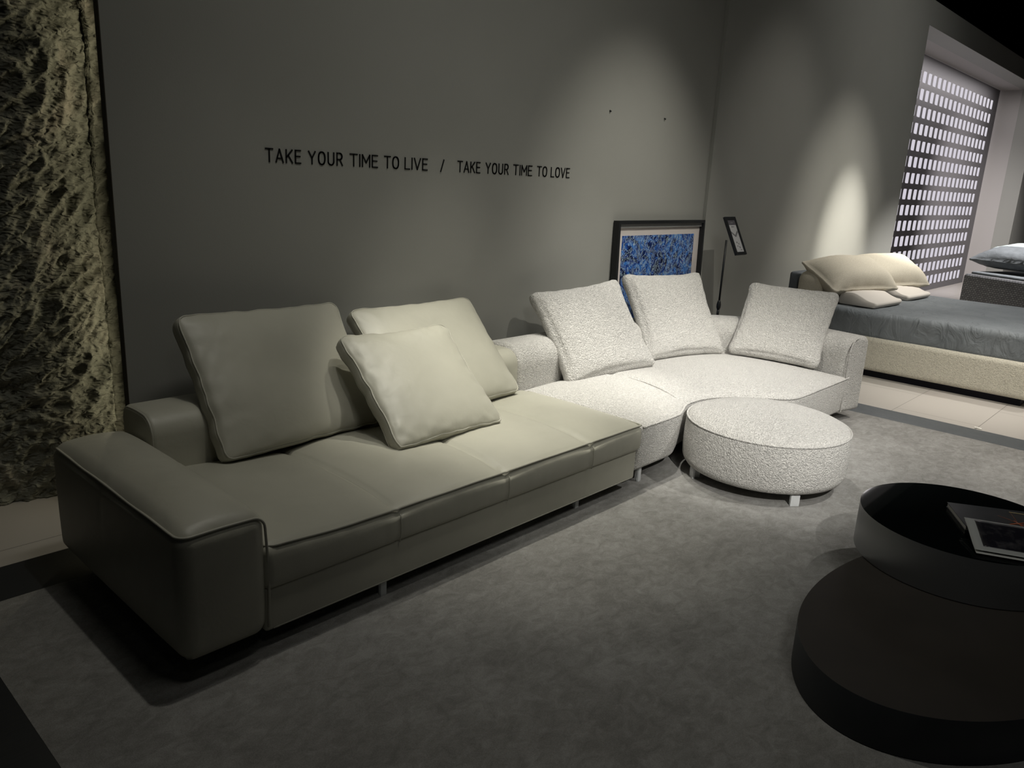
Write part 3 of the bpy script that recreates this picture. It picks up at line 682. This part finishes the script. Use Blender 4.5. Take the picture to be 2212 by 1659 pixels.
# ------------------------------------------------------------------ framed picture leaning on the wall
fp = thing('framed_picture', 'framed blue abstract painting leaning against the wall behind the sofa', 'picture')
PW, PH = 1.27, 1.36; fw = .024
def pbox(x0, x1, z0, z1, y0, y1): return box(x0, x1, y0, y1, z0, z1)
obj('frame', *join(pbox(0, fw, 0, PH, -.05, 0), pbox(PW-fw, PW, 0, PH, -.05, 0), pbox(fw, PW-fw, 0, fw, -.05, 0), pbox(fw, PW-fw, PH-fw, PH, -.05, 0), pbox(fw, PW-fw, fw, PH-fw, -.006, -.001)), BLK, fp, False)
obj('mat_board', *pbox(fw, PW-fw, fw, PH-fw-.032, -.012, -.0065), MATB, fp, False)
obj('mat_shadow_band', *pbox(fw, PW-fw, PH-fw-.031, PH-fw, -.030, -.0065), MATS, fp, False)  # shade below the frame's top bar, built as a grey strip
obj('painting', *pbox(.100, PW-.160+.045, .12, PH-.115, -.0160, -.0125), ART, fp, False)
fp.matrix_world = Matrix.Translation((4.905, 3.475, .004)) @ Matrix.Rotation(rad(-1.6), 4, 'X')

# ------------------------------------------------------------------ sign stand
sg = thing('sign_stand', 'slim black floor sign stand with a tilted notice, behind the sofa', 'sign stand', (6.09, 3.20, 0))
sgx = 0.0
obj('pole', *lathe([(.011, .02), (.011, .60), (.011, .64)], 16), BLK, sg)
obj('pole', *lathe([(.0085, .66), (.0085, 1.22)], 16), BLK, sg)
obj('knob', *lathe([(.009, .625), (.014, .64), (.019, .655), (.019, .675), (.014, .70), (.0085, .715)], 20), BLK, sg)
obj('foot', *lathe([(.12, .0), (.12, .008), (.06, .014), (.012, .022)], 40), BLK, sg)
# panel (top edge far from the viewer, bottom edge near)
ax = Vector((1, 0, 0)); pt = Vector((0, 3.252, 1.405)); pb = Vector((0, 3.102, 1.105)); vv = (pb-pt); Hh = vv.length; vv.normalize(); nn_ = ax.cross(vv).normalized()
if nn_.y > 0: nn_ = -nn_
x_0, x_1 = 6.10, 6.285
def pan(a0, a1, b0, b1, d0, d1):
    V = [];
    for a in (a0, a1):
        for b in (b0, b1):
            for d in (d0, d1):
                p = Vector((a, 0, 0))+Vector((0, pt.y, pt.z))+vv*b+nn_*d; V.append((p.x-6.09, p.y-3.20, p.z))
    return V, box(0, 1, 0, 1, 0, 1)[1]
pn = obj('sign_panel', *join(pan(x_0, x_1, 0, Hh, -.012, 0), pan(x_0, x_0+.028, 0, Hh, .0002, .006), pan(x_1-.028, x_1, 0, Hh, .0002, .006), pan(x_0+.028, x_1-.028, 0, .028, .0002, .006), pan(x_0+.028, x_1-.028, Hh-.024, Hh, .0002, .006)), BLK, sg, False)
xa, xb = x_0+.0285, x_1-.0285
obj('notice', *pan(xa, xb, .0285, Hh-.0245, .0003, .0014), PAP, pn, False)
obj('notice_header', *pan(xa, xb, .0285, .072, .0016, .0022), PAD, pn, False)
def pst(x0_, b0, x1_, b1, w_):
    a = Vector((x0_, b0)); b = Vector((x1_, b1)); d = (b-a).normalized(); n = Vector((-d.y, d.x))*w_/2; V = []
    for c in (a+n, b+n, b-n, a-n):
        for dd in (.0016, .0022): p = Vector((c.x, pt.y, pt.z))+vv*c.y+nn_*dd; V.append((p.x-6.09, p.y-3.20, p.z))
    return V, [(0, 2, 4, 6), (1, 7, 5, 3), (0, 1, 3, 2), (2, 3, 5, 4), (4, 5, 7, 6), (6, 7, 1, 0)]
mx_ = (xa+xb)/2
PRS = (pst(xa+.008, .135, mx_+.004, .172, .016), pst(mx_, .172, xb-.006, .128, .018), pst(mx_-.026, .088, mx_+.022, .088, .006),
    pst(mx_-.02, .225, mx_-.004, .228, .014), pst(mx_+.012, .232, mx_+.018, .245, .012), pst(mx_-.022, .258, mx_-.008, .26, .01), pst(mx_+.01, .262, mx_+.022, .278, .012), pst(mx_+.016, .293, mx_+.04, .292, .007))
for q_ in PRS: obj('notice_print', *q_, PAM, pn, False)
obj('header_print', *pst(mx_-.02, .052, mx_+.024, .052, .005), PAP, pn, False)

# ------------------------------------------------------------------ bed
bd = thing('bed', 'low beige upholstered bed with a blue grey fitted sheet, against the right wall', 'bed')
V, Fc = rbox(1.06, 1.10, .155, .04, .05, lambda p, q: Vector((p.x+8.535, p.y+2.14, p.z+.222))); obj('bed_frame', V, Fc, BOUF, bd)
obj('plinth', *box(7.56, 9.5, 1.12, 3.15, 0, .075), DBS, bd, False)
def wm(p, q):
    x, y, z = p.x+8.53, p.y+2.10, p.z+.47
    if q.z > .5:
        z += .010*nz((x, y), 2.2, 4)+.012*abs(nz((x*1.2, y*1.8), 3.5, 7))*smooth(0, .2, min(x-7.5, 9.5-x))
    if abs(q.x) > .9: x += (1 if q.x > 0 else -1)*(.008*nz((y, z*2), 4, 2))
    return Vector((x, y, z))
V, Fc = rbox(1.02, 1.06, .132, .06, .035, wm); o = obj('mattress', V, Fc, SHT, bd)
V, Fc = rbox(.93, .05, .30, .03, .06, lambda p, q: Vector((p.x+8.68, p.y+3.285, p.z+.56))); obj('headboard', V, Fc, DKC, bd)
V, Fc = rbox(.92, .13, .16, .10, .04, lambda p, q: Vector((p.x+8.56, p.y+3.085, p.z+.735+.10*(q.z > 0)*0))); obj('headrest', V, Fc, PIL, bd)
def lump(name, w, d, h, M, label, cat_, x, y, z, rot, seed=0, group=None, pw=.8, rc=.06, pinch=.02):
    o = pillow(name, w, d, h, .012, M, label, cat_, rc=rc, pinch=pinch, nseed=seed, wrinkle=.008, group=group, pw=pw, n=30)
    return o
a_ = lump('bed_pillow', 1.00, .50, .34, PIL, 'plump ivory pillow on the left of the bed head, overlapping its twin', 'pillow', 0, 0, 0, 0, 3, 'ivory bed pillows', pinch=.06)
pose(a_, 8.03, 2.64, .735, rad(-17), rad(62), rad(0))
a_ = lump('bed_pillow', 1.02, .50, .34, PIL, 'plump ivory pillow on the right of the bed head, in front of the lit screen', 'pillow', 0, 0, 0, 0, 8, 'ivory bed pillows', pinch=.06)
pose(a_, 8.93, 2.60, .720, rad(-17), rad(60), rad(0))
def contour(cxx, cyy, rot, label):
    # wave-topped foam pillow: profile along local y, extruded along x
    n = 16; top = [(-.17+.34*i/n, .030+.060+.036*math.sin((-.17+.34*i/n)/.17*2.2+.6)) for i in range(n+1)]
    ringp = [(-.185, .02), (-.188, .04)] + top + [(.188, .045), (.185, .01), (.17, .0)] + [(.1, 0), (0, 0), (-.1, 0), (-.17, 0)]
    V = []; Fc = []; m_ = len(ringp); xs = [(-.31, .90), (-.30, .97), (-.285, 1), (0, 1), (.285, 1), (.30, .97), (.31, .90)]
    for x, s in xs:
        for y, z in ringp: V.append((x, y*s, .05+(z-.05)*s))
    for i in range(len(xs)-1):
        for k in range(m_): Fc.append((i*m_+k, i*m_+(k+1) % m_, (i+1)*m_+(k+1) % m_, (i+1)*m_+k))
    Fc += [tuple(range(m_)), tuple((len(xs)-1)*m_+k for k in range(m_))]
    o = obj('contour_pillow', V, Fc, CON); o.location = (cxx, cyy, .612); o.rotation_euler = (0, 0, rot)
    return tag(o, label, 'pillow', 'white contour pillows')
contour(8.02, 2.60, rad(-4), 'white wave shaped foam pillow on the bed, nearer the sofa')
contour(8.97, 2.60, rad(-4), 'white wave shaped foam pillow on the bed, nearer the lit screen')

# ------------------------------------------------------------------ perforated light screen in the niche
sc = thing('lattice_screen', 'dark lattice screen with rows of backlit upright slots in the wall niche', 'screen')
pitch = .2495; x00 = 12.745-pitch*9; ncol = 28; row_z = [3.3425-.2375*i for i in range(15)]; hw_ = .082; hh_ = .0775
YS = 4.15; KS = 4.15/3.98
xe = [x00+pitch*i for i in range(ncol)]; xe = [x for x in xe if x < 17.15]
# the slots: one grid mesh, cells left open, each with chamfered corners
XL, XR_ = 10.2, 17.42
cutx = [XL]; 
for x in xe: cutx += [x-hw_, x+hw_]
cutx.append(XR_)
cutz = [1.65*(1-1/KS)]
for z in reversed(row_z):
    if z-hh_ > .02: cutz += [z-hh_, z+hh_]
cutz.append(3.63)
V = []; Fc = []
nxg, nzg = len(cutx), len(cutz)
cutx = [x*KS for x in cutx]; cutz = [1.65+(z-1.65)*KS for z in cutz]
for s, y in ((0, YS), (1, YS+.004)):
    for x in cutx:
        for z in cutz: V.append((x, y, z))
def gi(s, i, k): return s*nxg*nzg+i*nzg+k
for i in range(nxg-1):
    for k in range(nzg-1):
        hole = (i % 2 == 1 and k % 2 == 1)
        if hole:
            for (a, b_) in (((i, k), (i+1, k)), ((i+1, k), (i+1, k+1)), ((i+1, k+1), (i, k+1)), ((i, k+1), (i, k))):
                Fc.append((gi(0, *a), gi(0, *b_), gi(1, *b_), gi(1, *a)))
            # chamfers
            c = .022; x_a, x_b, z_a, z_b = cutx[i], cutx[i+1], cutz[k], cutz[k+1]
            for (px, pz, dx, dz) in ((x_a, z_a, c, c), (x_b, z_a, -c, c), (x_b, z_b, -c, -c), (x_a, z_b, c, -c)):
                n = len(V); V += [(px, YS, pz), (px+dx, YS, pz), (px, YS, pz+dz)]; Fc.append((n, n+1, n+2))
        else:
            for s in (0, 1): Fc.append((gi(s, i, k), gi(s, i+1, k), gi(s, i+1, k+1), gi(s, i, k+1)))
obj('lattice', V, Fc, SCR, sc, False)
obj('diffuser', *box(XL*KS, (XR_-.08)*KS, YS+.0045, YS+.03, .02, 3.60), LIT, sc, False)['label'] = 'glowing pale violet panel behind the slots'

# ------------------------------------------------------------------ charcoal woven daybed and its cushions
db = thing('woven_daybed', 'charcoal woven upholstered daybed beyond the bed, at the right edge', 'daybed', (10.55, 2.42, 0), (0, 0, rad(-116)))
V, Fc = rbox(1.2, .55, .36, .04, .08, lambda p, q: Vector((p.x+1.2, p.y+.55, p.z+.44))); obj('side_panel', V, Fc, WEA, db)
V, Fc = rbox(1.15, .50, .03, .02, .08, lambda p, q: Vector((p.x+1.2, p.y+.56, p.z+.80))); obj('seat_pad', V, Fc, DKC, db)
obj('foot', *box(.1, 2.3, .1, 1.0, 0, .08), DBS, db, False)
def put(M, w, h, T, lab, loc, rot, seed, cat_='cushion', nm='daybed_cushion', pw=.7):
    o = pillow(nm, w, h, T, .012, M, lab, cat_, rc=.04, pinch=.04, nseed=seed, wrinkle=.012, group='cushions on the daybed', pw=pw, n=26)
    o.rotation_euler = rot; o.location = loc; return o
def put2(M, w, h, T, lab, xyz, yaw, lean, seed, pw=.7):
    o = pillow('daybed_cushion', w, h, T, .012, M, lab, 'cushion', rc=.04, pinch=.04, nseed=seed, wrinkle=.012, group='cushions on the daybed', pw=pw, n=26)
    pose(o, *xyz, rad(yaw), rad(lean))
put2(DKC, .95, .60, .24, 'slate cushion lying at the corner of the woven daybed', (10.60, 1.98, .955), -106, 80, 3)
put2(GRC, .80, .50, .12, 'grey green quilted cushion on top of the slate one', (10.86, 1.90, 1.085), -112, 84, 5)
put2(GRC, .90, .55, .16, 'grey green cushion at the back of the pile, by the frame edge', (11.30, 1.60, 1.12), -110, 70, 7)
put2(STR, .50, .34, .10, 'brown striped cushion at the front of the pile', (10.50, 1.52, 1.10), -106, 76, 9)
put2(WHC, .36, .26, .12, 'small bright white cushion on top of the pile', (10.56, 1.50, 1.17), -106, 76, 11, .5)

# ------------------------------------------------------------------ litter on the tiles
def scrap(x, y, s, label):
    pts = [(x+s*math.cos(a)*random.uniform(.5, 1), y+s*math.sin(a)*random.uniform(.5, 1)*1.6) for a in [2*math.pi*i/9 for i in range(9)]]
    n = 9; V = [(a, b, .0005) for a, b in pts]+[(a, b, .006+.006*random.random()) for a, b in pts]
    return tag(obj('paper_scrap', V, [tuple(range(8, -1, -1)), tuple(range(9, 18))]+[(i, (i+1) % n, n+(i+1) % n, n+i) for i in range(n)], SCP, smooth=False), label, 'scrap', 'white scraps on the tiles')
scrap(6.50, 1.19, .022, 'white scrap beside the carpet border')
scrap(6.78, .86, .012, 'white crumb out on the beige tiles')
